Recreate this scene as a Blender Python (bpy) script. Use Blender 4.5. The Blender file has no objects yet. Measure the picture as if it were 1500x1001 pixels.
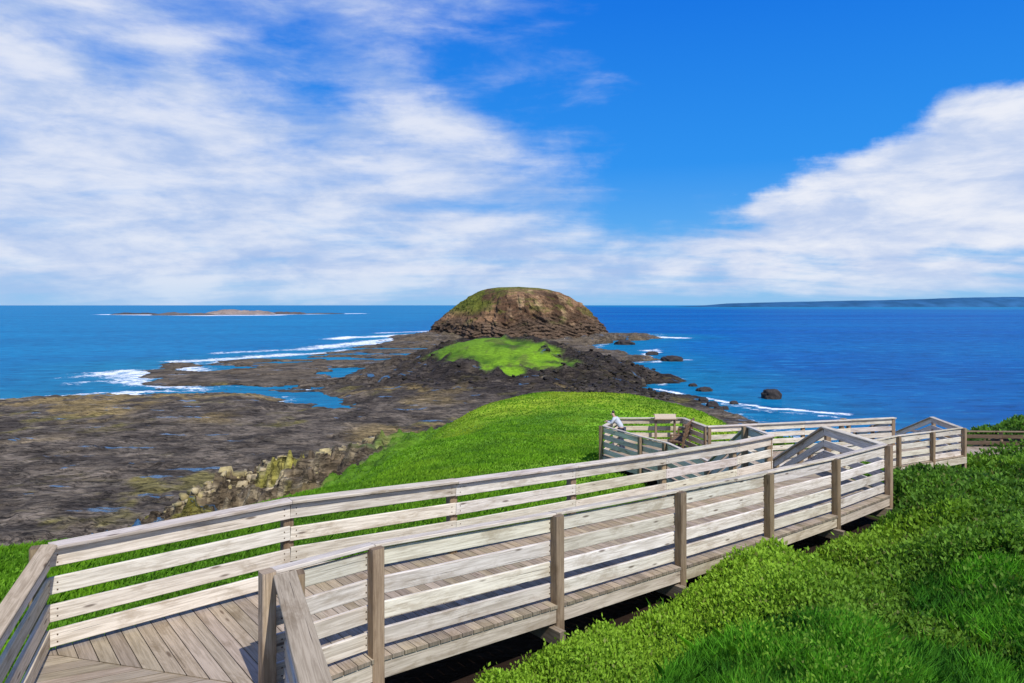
import bpy, math, random, bmesh
import numpy as np
from mathutils import Vector
random.seed(5); rng=np.random.default_rng(7)
SC=bpy.context.scene; COL=SC.collection
CZ=30.0
# ------------------------------------------------------------ noise
def vnoise(x,y,seed=0):
    r=np.random.default_rng(1000+seed); P=r.permutation(512); V=r.random(512)
    xi=np.floor(x).astype(np.int64); yi=np.floor(y).astype(np.int64)
    fx=x-xi; fy=y-yi; fx=fx*fx*(3-2*fx); fy=fy*fy*(3-2*fy)
    def h(a,b): return V[(P[(a&511)]+b)&511]
    a=h(xi,yi);b=h(xi+1,yi);c=h(xi,yi+1);d=h(xi+1,yi+1)
    return (a+(b-a)*fx)+((c+(d-c)*fx)-(a+(b-a)*fx))*fy
def fbm(x,y,s,seed=0,o=4,ridge=False):
    t=0;a=.5;n=0
    ca,sa=math.cos(.6),math.sin(.6)
    x=x/s;y=y/s
    for i in range(o):
        v=vnoise(x,y,seed+i)
        if ridge: v=1-abs(2*v-1)
        t=t+a*v;n+=a;a*=.5
        x,y=(x*ca-y*sa)*2.03+17.3,(x*sa+y*ca)*2.03+5.1
    return t/n
def sst(a,b,x):
    t=np.clip((x-a)/(b-a),0,1);return t*t*(3-2*t)
def mixc(a,b,t): return a*(1-t[:,None])+b*t[:,None]
def C(*c): return np.array(c,float)[None,:]
# ------------------------------------------------------------ nodes helpers
def N(nt,typ,ins=None,**props):
    n=nt.nodes.new(typ)
    for k,v in props.items(): setattr(n,k,v)
    for k,v in (ins or {}).items():
        s=n.inputs[k]
        if isinstance(v,bpy.types.NodeSocket): nt.links.new(v,s)
        else: s.default_value=v
    return n
def MA(nt,op,a,b=0.0,c=None,clamp=False):
    ins={0:a,1:b}
    if c is not None: ins[2]=c
    return N(nt,'ShaderNodeMath',ins,operation=op,use_clamp=clamp).outputs[0]
def MX(nt,f,a,b,blend='MIX'):
    return N(nt,'ShaderNodeMix',{0:f,6:a,7:b},data_type='RGBA',blend_type=blend).outputs[2]
def MR(nt,v,a,b,c=0.0,d=1.0,smooth=True):
    return N(nt,'ShaderNodeMapRange',{0:v,1:a,2:b,3:c,4:d},interpolation_type='SMOOTHSTEP' if smooth else 'LINEAR').outputs[0]
def NO(nt,vec,scale,detail=4,rough=.55,dist=0,o=0):
    return N(nt,'ShaderNodeTexNoise',{'Vector':vec,'Scale':scale,'Detail':detail,'Roughness':rough,'Distortion':dist}).outputs[o]
def MAP(nt,vec,loc=(0,0,0),rot=(0,0,0),scale=(1,1,1),vt='POINT'):
    return N(nt,'ShaderNodeMapping',{'Vector':vec,'Location':loc,'Rotation':rot,'Scale':scale},vector_type=vt).outputs[0]
def GREY(nt,f): return N(nt,'ShaderNodeCombineColor',{0:f,1:f,2:f}).outputs[0]
def mat(name):
    m=bpy.data.materials.new(name);m.use_nodes=True;nt=m.node_tree;nt.nodes.clear()
    out=nt.nodes.new('ShaderNodeOutputMaterial');return m,nt,out
def c4(c): return (c[0],c[1],c[2],1)
def wood_mat(name,base,dark,grain=1.0):
    m,nt,out=mat(name)
    uv=N(nt,'ShaderNodeUVMap').outputs[0]
    tint=N(nt,'ShaderNodeAttribute',attribute_name='tint').outputs['Color']
    g=NO(nt,MAP(nt,uv,scale=(2.2,46,1)),1.0,6,.65,.6)
    g2=NO(nt,MAP(nt,uv,scale=(1.1,9,1)),1.0,5,.65,.5)
    big=NO(nt,MAP(nt,uv,scale=(1.3,3.6,1)),1.0,6,.7,.4)
    mid=[a*.35+b*.65 for a,b in zip(base,dark)]
    col=MX(nt,MR(nt,g,.34,.62),c4(mid),c4(base))
    col=MX(nt,MR(nt,g2,.48,.72,0,.6),col,c4(dark))
    col=MX(nt,MR(nt,big,.50,.66,0,.6),col,(dark[0]*.85,dark[1]*.78,dark[2]*.68,1))
    vor=N(nt,'ShaderNodeTexVoronoi',{'Vector':MAP(nt,uv,scale=(1.6,7,1)),'Scale':1.0})
    kn=MR(nt,vor.outputs['Distance'],.05,.14,.8,0)
    col=MX(nt,kn,col,(.09,.06,.04,1))
    crk=MR(nt,NO(nt,MAP(nt,uv,loc=(5,5,0),scale=(.8,60,1)),1.0,3,.5),.66,.70,0,.65)
    col=MX(nt,crk,col,(.05,.04,.03,1))
    col=MX(nt,1.0,col,tint,'MULTIPLY')
    bp=N(nt,'ShaderNodeBump',{'Height':MA(nt,'SUBTRACT',g,crk),'Strength':.35*grain,'Distance':.006})
    b=N(nt,'ShaderNodeBsdfPrincipled',{'Base Color':col,'Roughness':.88,'Normal':bp.outputs[0],'Specular IOR Level':.2})
    nt.links.new(b.outputs[0],out.inputs[0]);return m
def vc_mat(name,rough=.9,ns=8.0,amt=.5,bump=.4,bd=.05,spec=.2,trans=0.0,attr='Col'):
    m,nt,out=mat(name)
    a=N(nt,'ShaderNodeAttribute',attribute_name=attr).outputs['Color']
    if trans>0:
        d=N(nt,'ShaderNodeBsdfPrincipled',{'Base Color':a,'Roughness':.65,'Specular IOR Level':.2})
        t=N(nt,'ShaderNodeBsdfTranslucent',{'Color':MX(nt,1.0,a,(1.2,1.15,.6,1),'MULTIPLY')})
        s=N(nt,'ShaderNodeMixShader',{0:trans,1:d.outputs[0],2:t.outputs[0]})
        nt.links.new(s.outputs[0],out.inputs[0]);return m
    p=N(nt,'ShaderNodeNewGeometry').outputs['Position']
    n1=NO(nt,p,ns,6,.6);n2=NO(nt,p,ns*.13,5,.6)
    f=MA(nt,'MULTIPLY',MR(nt,n1,.25,.75,1-amt,1+amt,False),MR(nt,n2,.3,.7,1-amt*.6,1+amt*.6,False))
    col=MX(nt,1.0,a,GREY(nt,f),'MULTIPLY')
    h=MA(nt,'ADD',n1,MA(nt,'MULTIPLY',n2,5.0))
    bp=N(nt,'ShaderNodeBump',{'Height':h,'Strength':bump,'Distance':bd})
    b=N(nt,'ShaderNodeBsdfPrincipled',{'Base Color':col,'Roughness':rough,'Normal':bp.outputs[0],'Specular IOR Level':spec})
    nt.links.new(b.outputs[0],out.inputs[0]);return m
def ground_mat():
    m,nt,out=mat('ground_surface')
    a=N(nt,'ShaderNodeAttribute',attribute_name='Col').outputs['Color']
    rk=N(nt,'ShaderNodeAttribute',attribute_name='rocky').outputs['Fac']
    p=N(nt,'ShaderNodeNewGeometry').outputs['Position']
    n1=NO(nt,p,3.0,7,.65)
    n2=NO(nt,MAP(nt,p,rot=(0,0,.4),scale=(.40,1.0,1.6)),1.0,8,.68,.4)
    n3=NO(nt,MAP(nt,p,scale=(.07,.20,.5)),1.0,6,.6,.6)
    cr=MA(nt,'ABSOLUTE',MA(nt,'SUBTRACT',NO(nt,MAP(nt,p,rot=(0,0,-.3),scale=(.13,.36,.3)),1.0,7,.6,1.0),.5))
    cr2=MA(nt,'ABSOLUTE',MA(nt,'SUBTRACT',NO(nt,MAP(nt,p,loc=(9,4,0),rot=(0,0,.9),scale=(.05,.14,.3)),1.0,7,.6,.8),.5))
    f=MA(nt,'MULTIPLY',MR(nt,n1,.3,.7,.7,1.3,False),MR(nt,n2,.36,.66,.5,1.55,False))
    f=MA(nt,'MULTIPLY',f,MR(nt,n3,.35,.65,.7,1.3,False))
    f=MA(nt,'MULTIPLY',f,MR(nt,cr,0,.025,.35,1))
    f=MA(nt,'MULTIPLY',f,MR(nt,cr2,0,.012,.4,1))
    fg=MA(nt,'MULTIPLY',MR(nt,n1,.25,.75,.7,1.3,False),MR(nt,n2,.36,.66,.65,1.35,False))
    fac=MA(nt,'ADD',MA(nt,'MULTIPLY',f,rk),MA(nt,'MULTIPLY',fg,MA(nt,'SUBTRACT',1.0,rk)))
    col=MX(nt,1.0,a,GREY(nt,fac),'MULTIPLY')
    st=MR(nt,NO(nt,MAP(nt,p,loc=(3,8,0),rot=(0,0,.2),scale=(.10,.45,1)),1.0,8,.7,.5),.58,.68,0,.6)
    col=MX(nt,MA(nt,'MULTIPLY',st,rk),col,(.25,.205,.14,1))
    ol=MR(nt,NO(nt,MAP(nt,p,loc=(30,8,0),rot=(0,0,-.2),scale=(.05,.12,1)),1.0,8,.7,.5),.56,.68,0,.4)
    col=MX(nt,MA(nt,'MULTIPLY',ol,rk),col,(.14,.115,.035,1))
    h=MA(nt,'ADD',MA(nt,'MULTIPLY',n1,.12),MA(nt,'MULTIPLY',n2,.8))
    h=MA(nt,'ADD',h,MR(nt,cr,0,.04,-.3,0))
    bp=N(nt,'ShaderNodeBump',{'Height':h,'Strength':.8,'Distance':MA(nt,'ADD',.12,MA(nt,'MULTIPLY',rk,.6))})
    pw=MR(nt,NO(nt,MAP(nt,p,loc=(1,2,0),scale=(.06,.24,.01)),1.0,6,.62,.4),.635,.655,0,1)
    pw=MA(nt,'MULTIPLY',pw,rk)
    col=MX(nt,pw,col,(.05,.12,.20,1))
    b=N(nt,'ShaderNodeBsdfPrincipled',{'Base Color':col,'Roughness':MR(nt,pw,0,1,.9,.1),'Normal':bp.outputs[0],'Specular IOR Level':MR(nt,pw,0,1,.10,.5)})
    nt.links.new(b.outputs[0],out.inputs[0]);return m
def plain(name,c,rough=.8,ns=20,amt=.25):
    m,nt,out=mat(name)
    p=N(nt,'ShaderNodeTexCoord').outputs['Object']
    n=NO(nt,p,ns,4)
    col=MX(nt,n,c4([v*(1-amt) for v in c]),c4([min(1,v*(1+amt)) for v in c]))
    b=N(nt,'ShaderNodeBsdfPrincipled',{'Base Color':col,'Roughness':rough})
    nt.links.new(b.outputs[0],out.inputs[0]);return m
# ------------------------------------------------------------ mesh helpers
def npmesh(name,V,F,mt,cols=None,colname='Col',smooth=False,attrs=None):
    me=bpy.data.meshes.new(name)
    V=np.asarray(V,np.float32);F=np.asarray(F,np.int32);k=F.shape[1]
    me.vertices.add(len(V));me.vertices.foreach_set('co',V.ravel())
    me.loops.add(F.size);me.loops.foreach_set('vertex_index',F.ravel())
    me.polygons.add(len(F));me.polygons.foreach_set('loop_start',np.arange(0,F.size,k,dtype=np.int32))
    me.polygons.foreach_set('loop_total',np.full(len(F),k,np.int32))
    if smooth: me.polygons.foreach_set('use_smooth',np.ones(len(F),bool))
    me.update(calc_edges=True)
    if cols is not None:
        a=me.attributes.new(colname,'FLOAT_COLOR','POINT')
        a.data.foreach_set('color',np.concatenate([cols,np.ones((len(cols),1))],1).astype(np.float32).ravel())
    for k2,v in (attrs or {}).items():
        a=me.attributes.new(k2,'FLOAT','POINT');a.data.foreach_set('value',np.asarray(v,np.float32))
    if mt: me.materials.append(mt)
    o=bpy.data.objects.new(name,me);COL.objects.link(o);return o
def gridF(nr,nc):
    i=np.arange(nr-1)[:,None]*nc+np.arange(nc-1)[None,:]
    i=i.ravel();return np.stack([i,i+1,i+nc+1,i+nc],1)
class MB:
    def __init__(s): s.v=[];s.f=[];s.uv=[];s.t=[]
    def beam(s,p0,p1,w,h,up=(0,0,1),ch=.006,tint=(1,1,1)):
        p0=Vector(p0);p1=Vector(p1);a=(p1-p0);L=a.length
        if L<1e-4:return
        a/=L;up=Vector(up);sd=a.cross(up).normalized();u=sd.cross(a).normalized()
        hw,hh=w/2,h/2
        cs=[(-hw+ch,-hh),(hw-ch,-hh),(hw,-hh+ch),(hw,hh-ch),(hw-ch,hh),(-hw+ch,hh),(-hw,hh-ch),(-hw,-hh+ch)]
        b=len(s.v)
        for p in (p0,p1):
            for x,y in cs: s.v.append(tuple(p+sd*x+u*y))
        ou=random.uniform(0,50);ov=random.uniform(0,50);per=0
        for i in range(8):
            j=(i+1)%8;l=math.hypot(cs[i][0]-cs[j][0],cs[i][1]-cs[j][1])
            s.f.append((b+i,b+j,b+8+j,b+8+i))
            s.uv+=[(ou,ov+per),(ou,ov+per+l),(ou+L,ov+per+l),(ou+L,ov+per)];per+=l
            s.t.append(tint)
        for base,rev in ((b,True),(b+8,False)):
            ids=list(range(8))
            if rev: ids.reverse()
            s.f.append(tuple(base+i for i in ids))
            s.uv+=[(ou+cs[i][0]*.2,ov+cs[i][1]) for i in ids];s.t.append(tuple(c*.7 for c in tint))
    def plank(s,q,th,tint):
        b=len(s.v)
        for p in q: s.v.append(tuple(p))
        for p in q: s.v.append((p[0],p[1],p[2]-th))
        L=(Vector(q[3])-Vector(q[0])).length;w=(Vector(q[1])-Vector(q[0])).length
        ou=random.uniform(0,50);ov=random.uniform(0,50)
        def f(ids,uv,k=1): s.f.append(tuple(b+i for i in ids));s.uv.extend([(ou+x,ov+y) for x,y in uv]);s.t.append(tuple(c*k for c in tint))
        f((0,1,2,3),[(0,0),(0,w),(L,w),(L,0)])
        f((7,6,5,4),[(L,0),(L,w),(0,w),(0,0)])
        f((0,3,7,4),[(0,0),(L,0),(L,-th),(0,-th)],.8);f((1,5,6,2),[(0,w),(0,w+th),(L,w+th),(L,w)],.8)
        f((0,4,5,1),[(0,0),(.01,0),(.01,w),(0,w)],.7);f((3,2,6,7),[(0,0),(0,w),(.01,w),(.01,0)],.7)
    def build(s,name,mt,parent=None):
        me=bpy.data.meshes.new(name);me.from_pydata(s.v,[],s.f)
        uv=me.uv_layers.new(name='UVMap');uv.data.foreach_set('uv',np.array(s.uv,np.float32).ravel())
        a=me.color_attributes.new('tint','FLOAT_COLOR','CORNER')
        cc=[]
        for f,t in zip(s.f,s.t): cc+=[(t[0],t[1],t[2],1)]*len(f)
        a.data.foreach_set('color',np.array(cc,np.float32).ravel())
        me.materials.append(mt)
        o=bpy.data.objects.new(name,me);COL.objects.link(o)
        if parent: o.parent=parent
        return o
def empty(name,label,cat,loc=(0,0,0),group=None):
    e=bpy.data.objects.new(name,None);COL.objects.link(e);e.location=loc;e.empty_display_size=.3
    e['label']=label;e['category']=cat
    if group:e['group']=group
    return e
def adopt(o,e):
    o.parent=e;o.matrix_parent_inverse.identity();o.location=(-e.location[0],-e.location[1],-e.location[2])
# ------------------------------------------------------------ survey of the boardwalk (z relative to eye level)
U=np.array([.7635,.6459])
def Np(t): return (-1.353+1.8414*t,6.6+1.5576*t)
def Fp(t): a=Np(t);return (a[0]-1.292,a[1]+1.527)
TOPT=[-3,0,1,2,3,4,5];TOPZ=[-2.31,-2.31,-2.48,-2.63,-2.76,-2.87,-2.93]
def topz(t): return float(np.interp(t,TOPT,TOPZ))
C0=(-2.09,5.97);FC=(-4.47,6.58);Vd=(.406,-.914)
A3=(C0[0]+Vd[0]*4.2,C0[1]+Vd[1]*4.2);B3=(FC[0]+Vd[0]*5.7,FC[1]+Vd[1]*5.7)
ST1a=(5.66,16.4);ST1b=(7.55,16.5);ST1c=(5.5,19.0);ST1d=(7.35,19.2)
def off(p,d,n): return (p[0]+d[0]*n,p[1]+d[1]*n)
NO_=(.6459,-.7635)
N5=Np(5);F46=Fp(4.6)
foot=[]
dg=((FC[0]-C0[0]),(FC[1]-C0[1]));C0e=(C0[0]-dg[0]*.07,C0[1]-dg[1]*.07);FCe=(FC[0]+dg[0]*.05,FC[1]+dg[1]*.05)
PA=[C0e,off(Np(0),NO_,.14),off(Fp(0),NO_,-.14),FCe]
PB=[FCe,off(B3,(-.914,-.406),.1),off(A3,(.914,.406),.25),C0e]
PR=[off(Np(0),NO_,.14),off(N5,NO_,.14),off(F46,NO_,-.14),off(Fp(0),NO_,-.14)]
PT=[off(N5,(1,0),.1),off(ST1b,(1,0),.1),off(ST1a,(-1,0),.1),off(F46,(-1,0),.1)]
PS=[(ST1a[0]-.1,ST1a[1]),(ST1b[0]+.1,ST1b[1]),(7.45,19.2),(5.4,19.2)]
PL1=[(5.4,19.0),(7.45,19.1),(12.95,22.8),(12.5,25.94),(7,24.6),(4.85,21.7)]
PL2=[(12.95,22.8),(16.3,24.5),(16.7,27.1),(14.8,26.5),(12.5,25.94)]
PLK=[(4.95,21.7),(7,24.5),(6.6,26.4),(4.1,26.4),(3.25,24.6),(4.3,22.6)]
PS2=[(14.8,26.4),(16.6,27.0),(16.6,29.4),(14.8,29.4)]
PP=[(13.5,29.2),(42,28),(42,30.2),(13.5,31.4)]
for p,z in ((PA,-3.36),(PB,-3.36),(PR,-3.6),(PT,-3.98),(PS,-5.0),(PL1,-5.4),(PL2,-5.4),(PLK,-5.4),(PS2,-6.2),(PP,-6.2)): foot.append((p,z))
def convd(poly,x,y):
    n=len(poly);area=sum(poly[i][0]*poly[(i+1)%n][1]-poly[(i+1)%n][0]*poly[i][1] for i in range(n))
    sgn=1 if area>0 else -1;d=np.full(np.shape(x),-1e9)
    for i in range(n):
        a=poly[i];b=poly[(i+1)%n];ex,ey=b[0]-a[0],b[1]-a[1];l=math.hypot(ex,ey)
        d=np.maximum(d,((x-a[0])*ey-(y-a[1])*ex)/l*sgn)
    return d
# ------------------------------------------------------------ terrain
HP=[(-1.3,5,-4.0),(-6,3,-4.0),(0,0,-3.9),(10,0,-3.6),(-10,0,-4.1),(25,0,-3.7),(-1.3,6.6,-4.1),(2.3,9.7,-4.25),(6,12.8,-4.5),(7.9,14.4,-4.65),(3,6,-4.0),(6,8,-4.05),(9,11,-4.25),(12,15,-4.75),(8,5,-3.9),(14,10,-4.1),(11,18,-4.95),(11.5,20,-5.45),(15,21.5,-6.2),(20,22,-6.3),(25,22,-6.3),(30,10,-4.4),(18,25.5,-6.6),(16,27,-6.8),(20,30,-6.85),(30,30,-6.85),(23,34,-6.8),(28,36.5,-6.7),(37,37,-6.7),
(22,43,-14),(30,46,-14),(45,45,-14),(25,55,-26),(40,60,-32),(60,50,-30),(60,20,-12),(85,30,-30),
(6.5,17,-5.1),(6.5,19.5,-5.9),(10,22,-5.9),(5,24,-6.0),(3.3,24,-5.7),(7,27,-6.4),(1.5,22,-5.6),(0,15,-4.9),(0,28,-6.1),(0,35,-6.7),(0,50,-7.6),(1,60,-8.0),(7.2,60,-8.0),(12.2,58,-8.3),(15,50,-8.4),(10,45,-7.9),(6,35,-7.1),(13,35,-7.6),(18,35,-9.5),(20,45,-12),(12,28,-6.6),
(1,68,-9.5),(7,68,-9.5),(14,66,-12),(1,80,-16),(12,82,-20),(22,60,-16),(28,75,-28),(5,98,-27),
(-5,12,-4.3),(-9,12,-4.4),(-5.8,20,-5.5),(-3,28,-6.3),(-5.2,35,-7.4),(-2.6,52,-7.95),(-15,13,-5.5),(-16,5,-4.5),(-13,19,-8.5),(-10,24,-9.0),(-22,22,-14),(-11,35,-11.5),(-20,36,-17),(-8,52,-11.6),(-16,52,-15.8),(-10,62,-14),(-6,66,-12.5),
(-28,72,-19.0),(-20,76,-18.0),(-35,75,-22.6),(-16,82,-18.8),(-30,88,-27),(-20,92,-27),(-42,85,-28),(-8,95,-26.5),(-22,60,-20),(-30,55,-24),(-45,60,-28),(-35,35,-24),(-50,30,-28),(-30,15,-14),(-60,10,-27),
(-70,70,-29),(-60,100,-30),(-30,120,-31),(0,130,-31),(20,120,-31),(35,100,-33),(50,80,-34),(80,80,-36),(-80,40,-29.5),(-110,20,-32),(120,50,-36)]
HP=np.array(HP,float)
def phi(r2): return np.sqrt(r2+2.5**2)
_d=((HP[:,None,:2]-HP[None,:,:2])**2).sum(2)
_A=np.block([[phi(_d),np.ones((len(HP),1))],[np.ones((1,len(HP))),np.zeros((1,1))]])
_w=np.linalg.solve(_A,np.append(HP[:,2],0))
def hill(x,y):
    z=np.full(x.shape,_w[-1])
    for (a,b,_),w in zip(HP,_w[:-1]): z+=w*phi((x-a)**2+(y-b)**2)
    r=np.hypot(x,y)
    return np.where(r>150,-40,np.where(r>110,z+(-40-z)*sst(110,150,r),z))
def wp(px,py): d=30000/(py-447);return ((px-750)/1000*d,d)
coast=[(-600,640),(-600,600),(-200,592),(0,588),(60,584),(130,581),(230,579),(330,578),(385,584),(392,596),(430,604),(500,606),(548,599),(545,582),(480,573),(430,572),(360,570),(300,566),(240,570),(215,562),(212,545),(225,535),(265,532),(300,540),(330,528),(400,522),(480,518),(520,510),(570,503),(612,500),(575,499),(572,494),(600,491),(640,490),(700,488),(800,488),(880,489),(950,491),(978,494),(940,497),(905,500),(880,505),(870,512),(930,522),(940,530),(900,538),(950,545),(980,553),(965,562),(955,575),(1000,585),(1030,597),(1070,612),(1120,625),(1200,660),(1400,700),(1800,740)]
coast=[wp(*p) for p in coast]+[(150,-50),(-260,-50)]
def segd(x,y,a,b):
    ex,ey=b[0]-a[0],b[1]-a[1];l2=ex*ex+ey*ey
    t=np.clip(((x-a[0])*ex+(y-a[1])*ey)/l2,0,1)
    return np.hypot(x-a[0]-t*ex,y-a[1]-t*ey)
def coastsd(x,y):
    d=np.full(x.shape,1e9);ins=np.zeros(x.shape,bool);n=len(coast)
    for i in range(n):
        a=coast[i];b=coast[(i+1)%n];d=np.minimum(d,segd(x,y,a,b))
        if a[1]!=b[1]:
            c=((a[1]>y)!=(b[1]>y))&(x<(b[0]-a[0])*(y-a[1])/(b[1]-a[1])+a[0]);ins^=c
    return np.where(ins,d,-d)
def rightveg(x,y):
    s=(x+1.353)*NO_[0]+(y-6.6)*NO_[1]
    s=np.maximum(s,np.where(y>13.5,x-8.0,-9))
    far=np.where(y>31.3,x-19,99)
    return np.minimum(np.minimum(s,x+3),far)
def mound(x,y): return .08+1.15*np.clip(fbm(x,y,1.7,40,3)-.27,0,1)
def ocm(x,y): return np.exp(-((x+27)/15)**4-((y-75)/14)**4)
def terrain(x,y,full=True):
    hz=hill(x,y)+ (fbm(x,y,3.0,11,3)-.5)*.25
    low=sst(-9,-15,hz)*1.0
    crag=fbm(x,y,7,21,5,True)-.5
    oc=ocm(x,y)
    hz=hz+low*crag*2.8+(fbm(x,y,2.2,24,4,True)-.5)*low*(1.8+2.4*oc)
    q=hz/.8;fq=q-np.floor(q);hz=hz*(1-oc*low)+(np.floor(q)+sst(.3,.6,fq))*.8*oc*low
    fd=np.full(x.shape,99.0)
    for p,z in foot:
        d=convd(p,x,y);fd=np.minimum(fd,d)
        hz=np.where(d<.35,np.minimum(hz,(z-.62)+np.maximum(d,0)*1.6),hz)
    rv=rightveg(x,y);veg=sst(.12,.5,rv)*sst(.0,.35,fd)*sst(52,46,np.hypot(x,y))
    hz=hz+veg*mound(x,y)*.6
    out=dict(hz=hz.copy(),fd=fd,veg=veg)
    if not full: return hz,out
    sd=coastsd(x,y)
    far=sst(120,400,y)
    lf=sst(-90,-60,x)*1.0
    sdn=sd+(fbm(x,y,22,31,5)-.5)*(12+14*lf+22*far)+ (fbm(x,y,6,35,4)-.5)*9
    rz=np.clip(sdn*.14,-3,1.3)
    det=fbm(x,y,9,50,5,True)-.5
    pf=fbm(x*.45+y*.1,y,16,60,5)
    reg=sst(226,244,y)*sst(530,440,y)*sst(-12,-36,x+ (y-240)*.10)
    pool=sst(.50,.53,pf)*(sd>0)*reg
    rz=rz+np.where(sdn>0,(det*.9+np.clip(fbm(x,y,40,55,3)-.4,-.1,1)*1.6+.2)*sst(0,10,sdn),0)
    step=.45;q=rz/step;fq=q-np.floor(q);rz=np.where(sdn>0,(np.floor(q)+sst(.25,.75,fq))*step*.8+rz*.2,rz)
    rz=rz+(fbm(x,y,2.4,57,3,True)-.5)*.45*sst(0,10,sdn)
    rz=np.where(rz>0,rz*(1-.6*reg),rz)-pool*1.6
    k=12.5*np.exp(-np.abs((x+8)/42)**2.6-np.abs((y-297)/54)**2.6)
    k=k*(.8+.4*fbm(x,y,26,66,3)) + 3*np.exp(-((x-38)/28)**2-((y-262)/26)**2)*fbm(x,y,9,67,4)*1.3
    kb=4.5*np.exp(-((x+62)/26)**4-((y-560)/40)**4)+3.5*np.exp(-((x-60)/60)**4-((y-560)/45)**4)
    dx,dy=x+4,y-268;gx=dx*-.72+dy*.69;gy=dx*.69+dy*.72
    kgm=sst(.0,.38,1-(gx/36)**2-(gy/20)**2+(fbm(x,y,11,64,6)-.5)*2.1)*(y<400)*(y>150)
    cr=(fbm(x,y,10,70,5,True)-.5)*sst(.5,4,k+kb)*(5.5-3.6*kgm)
    rz=rz+(k+kb+cr)*(sdn>-2)
    blk=np.exp(-((x-22)/80)**4-((y-282)/74)**4)
    rz=rz+blk*(fbm(x,y,5,72,4,True)-.45)*1.7*(sdn>0)*(1-kgm*.8)
    rel=rz-30
    z=np.maximum(hz,rel)
    out.update(rz=rz,sdn=sdn,k=k,kb=kb,blk=blk,pool=pool,kgm=kgm,ishill=sst(-.5,.8,hz-rel))
    return z,out
na,nr=760,900
ang=np.radians(np.linspace(-60,60,na));rad=np.exp(np.linspace(math.log(1.2),math.log(900),nr))
A_,R_=np.meshgrid(ang,rad);tx=(R_*np.sin(A_)).ravel();ty=(R_*np.cos(A_)).ravel()
tz,I=terrain(tx,ty)
ff=fbm(tx,ty,5,80,5);f2=fbm(tx,ty,18,81,5);f3=fbm(tx,ty,1.5,82,4);f4=fbm(tx,ty,60,83,4)
rock=mixc(C(.066,.053,.040),C(.165,.132,.095),sst(.3,.7,ff))
rock=mixc(rock,C(.20,.17,.125),sst(.62,.8,f3)*.5)
rock=mixc(rock,C(.17,.145,.03),sst(.62,.70,f2)*sst(.45,.6,ff)*.7*(ty<260))
rock=mixc(rock,C(.34,.24,.085),sst(.60,.70,fbm(tx,ty,12,88,5,True))*sst(.48,.60,f4)*.6*(ty<230))
rock=mixc(rock,C(.15,.11,.06),sst(200,330,ty)*.5*sst(.35,.6,f2))
wet=sst(.4,.0,I['rz']+0*tx)*(I['ishill']<.5);rock=mixc(rock,C(.045,.04,.032),wet*.7)
rock=mixc(rock,C(.022,.018,.017),np.clip(I['blk']*1.2,0,1)*sst(.3,.55,ff+.1)*.85)
kgc=mixc(C(.05,.11,.010),C(.12,.23,.015),sst(.35,.65,fbm(tx,ty,8,93,5)))
kgc=mixc(kgc,C(.17,.32,.015),sst(276,252,ty-tx*.8)*sst(.30,.5,ff)*.85)
kgc=mixc(kgc,C(.08,.065,.03),sst(.60,.70,fbm(tx,ty,5,97,4))*.5)
rock=mixc(rock,kgc,I['kgm']*.97)
oc=ocm(tx,ty)
tanr=mixc(C(.36,.29,.175),C(.12,.09,.055),sst(.45,.65,fbm(tx,ty,2.0,91,5,True)))
tanr=mixc(tanr,C(.26,.24,.035),sst(.52,.62,fbm(tx,ty,6,92,4))*.7)
grass=mixc(C(.09,.21,.011),C(.165,.33,.017),sst(.3,.7,ff))
grass=mixc(grass,C(.27,.36,.022),sst(.42,.62,f2)*sst(18,50,ty)*.85*sst(-10.5,-9,I['hz']))
grass=mixc(grass,C(.07,.15,.014),sst(-10,-13.5,I['hz'])*.8)
lowrock=mixc(rock,tanr,np.clip(oc*1.1,0,1))
hn=I['hz']+(fbm(tx,ty,6,95,4)-.5)*7-oc*5
gm=sst(-18.0,-15.0,hn)*sst(.95,.55,oc+(tx<-30)*.2)
hillc=mixc(lowrock,grass,gm)
hillc=mixc(hillc,C(.030,.085,.012),I['veg'])
hillc=mixc(hillc,C(.022,.013,.009),sst(.30,-.05,I['fd']))  # bare soil under the deck, colour darkened to carry the shade there
hillc=mixc(hillc,C(.17,.115,.07),sst(1.0,.4,convd(PP,tx,ty))*sst(.45,.6,ff+.12)*(tx>13))
col=mixc(rock,hillc,I['ishill'])
rocky=1-np.clip(np.where(I['ishill']>.5,np.maximum(gm,sst(.6,.2,I['fd'])),I['kgm']*(ty<400)),0,1)
g=npmesh('ground',np.stack([tx,ty,tz+CZ],1),gridF(nr,na),ground_mat(),col,smooth=True,attrs={'rocky':rocky})
g['kind']='structure';g['label']='grassy headland sloping down to dark tidal rock platforms';g['category']='ground'
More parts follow.
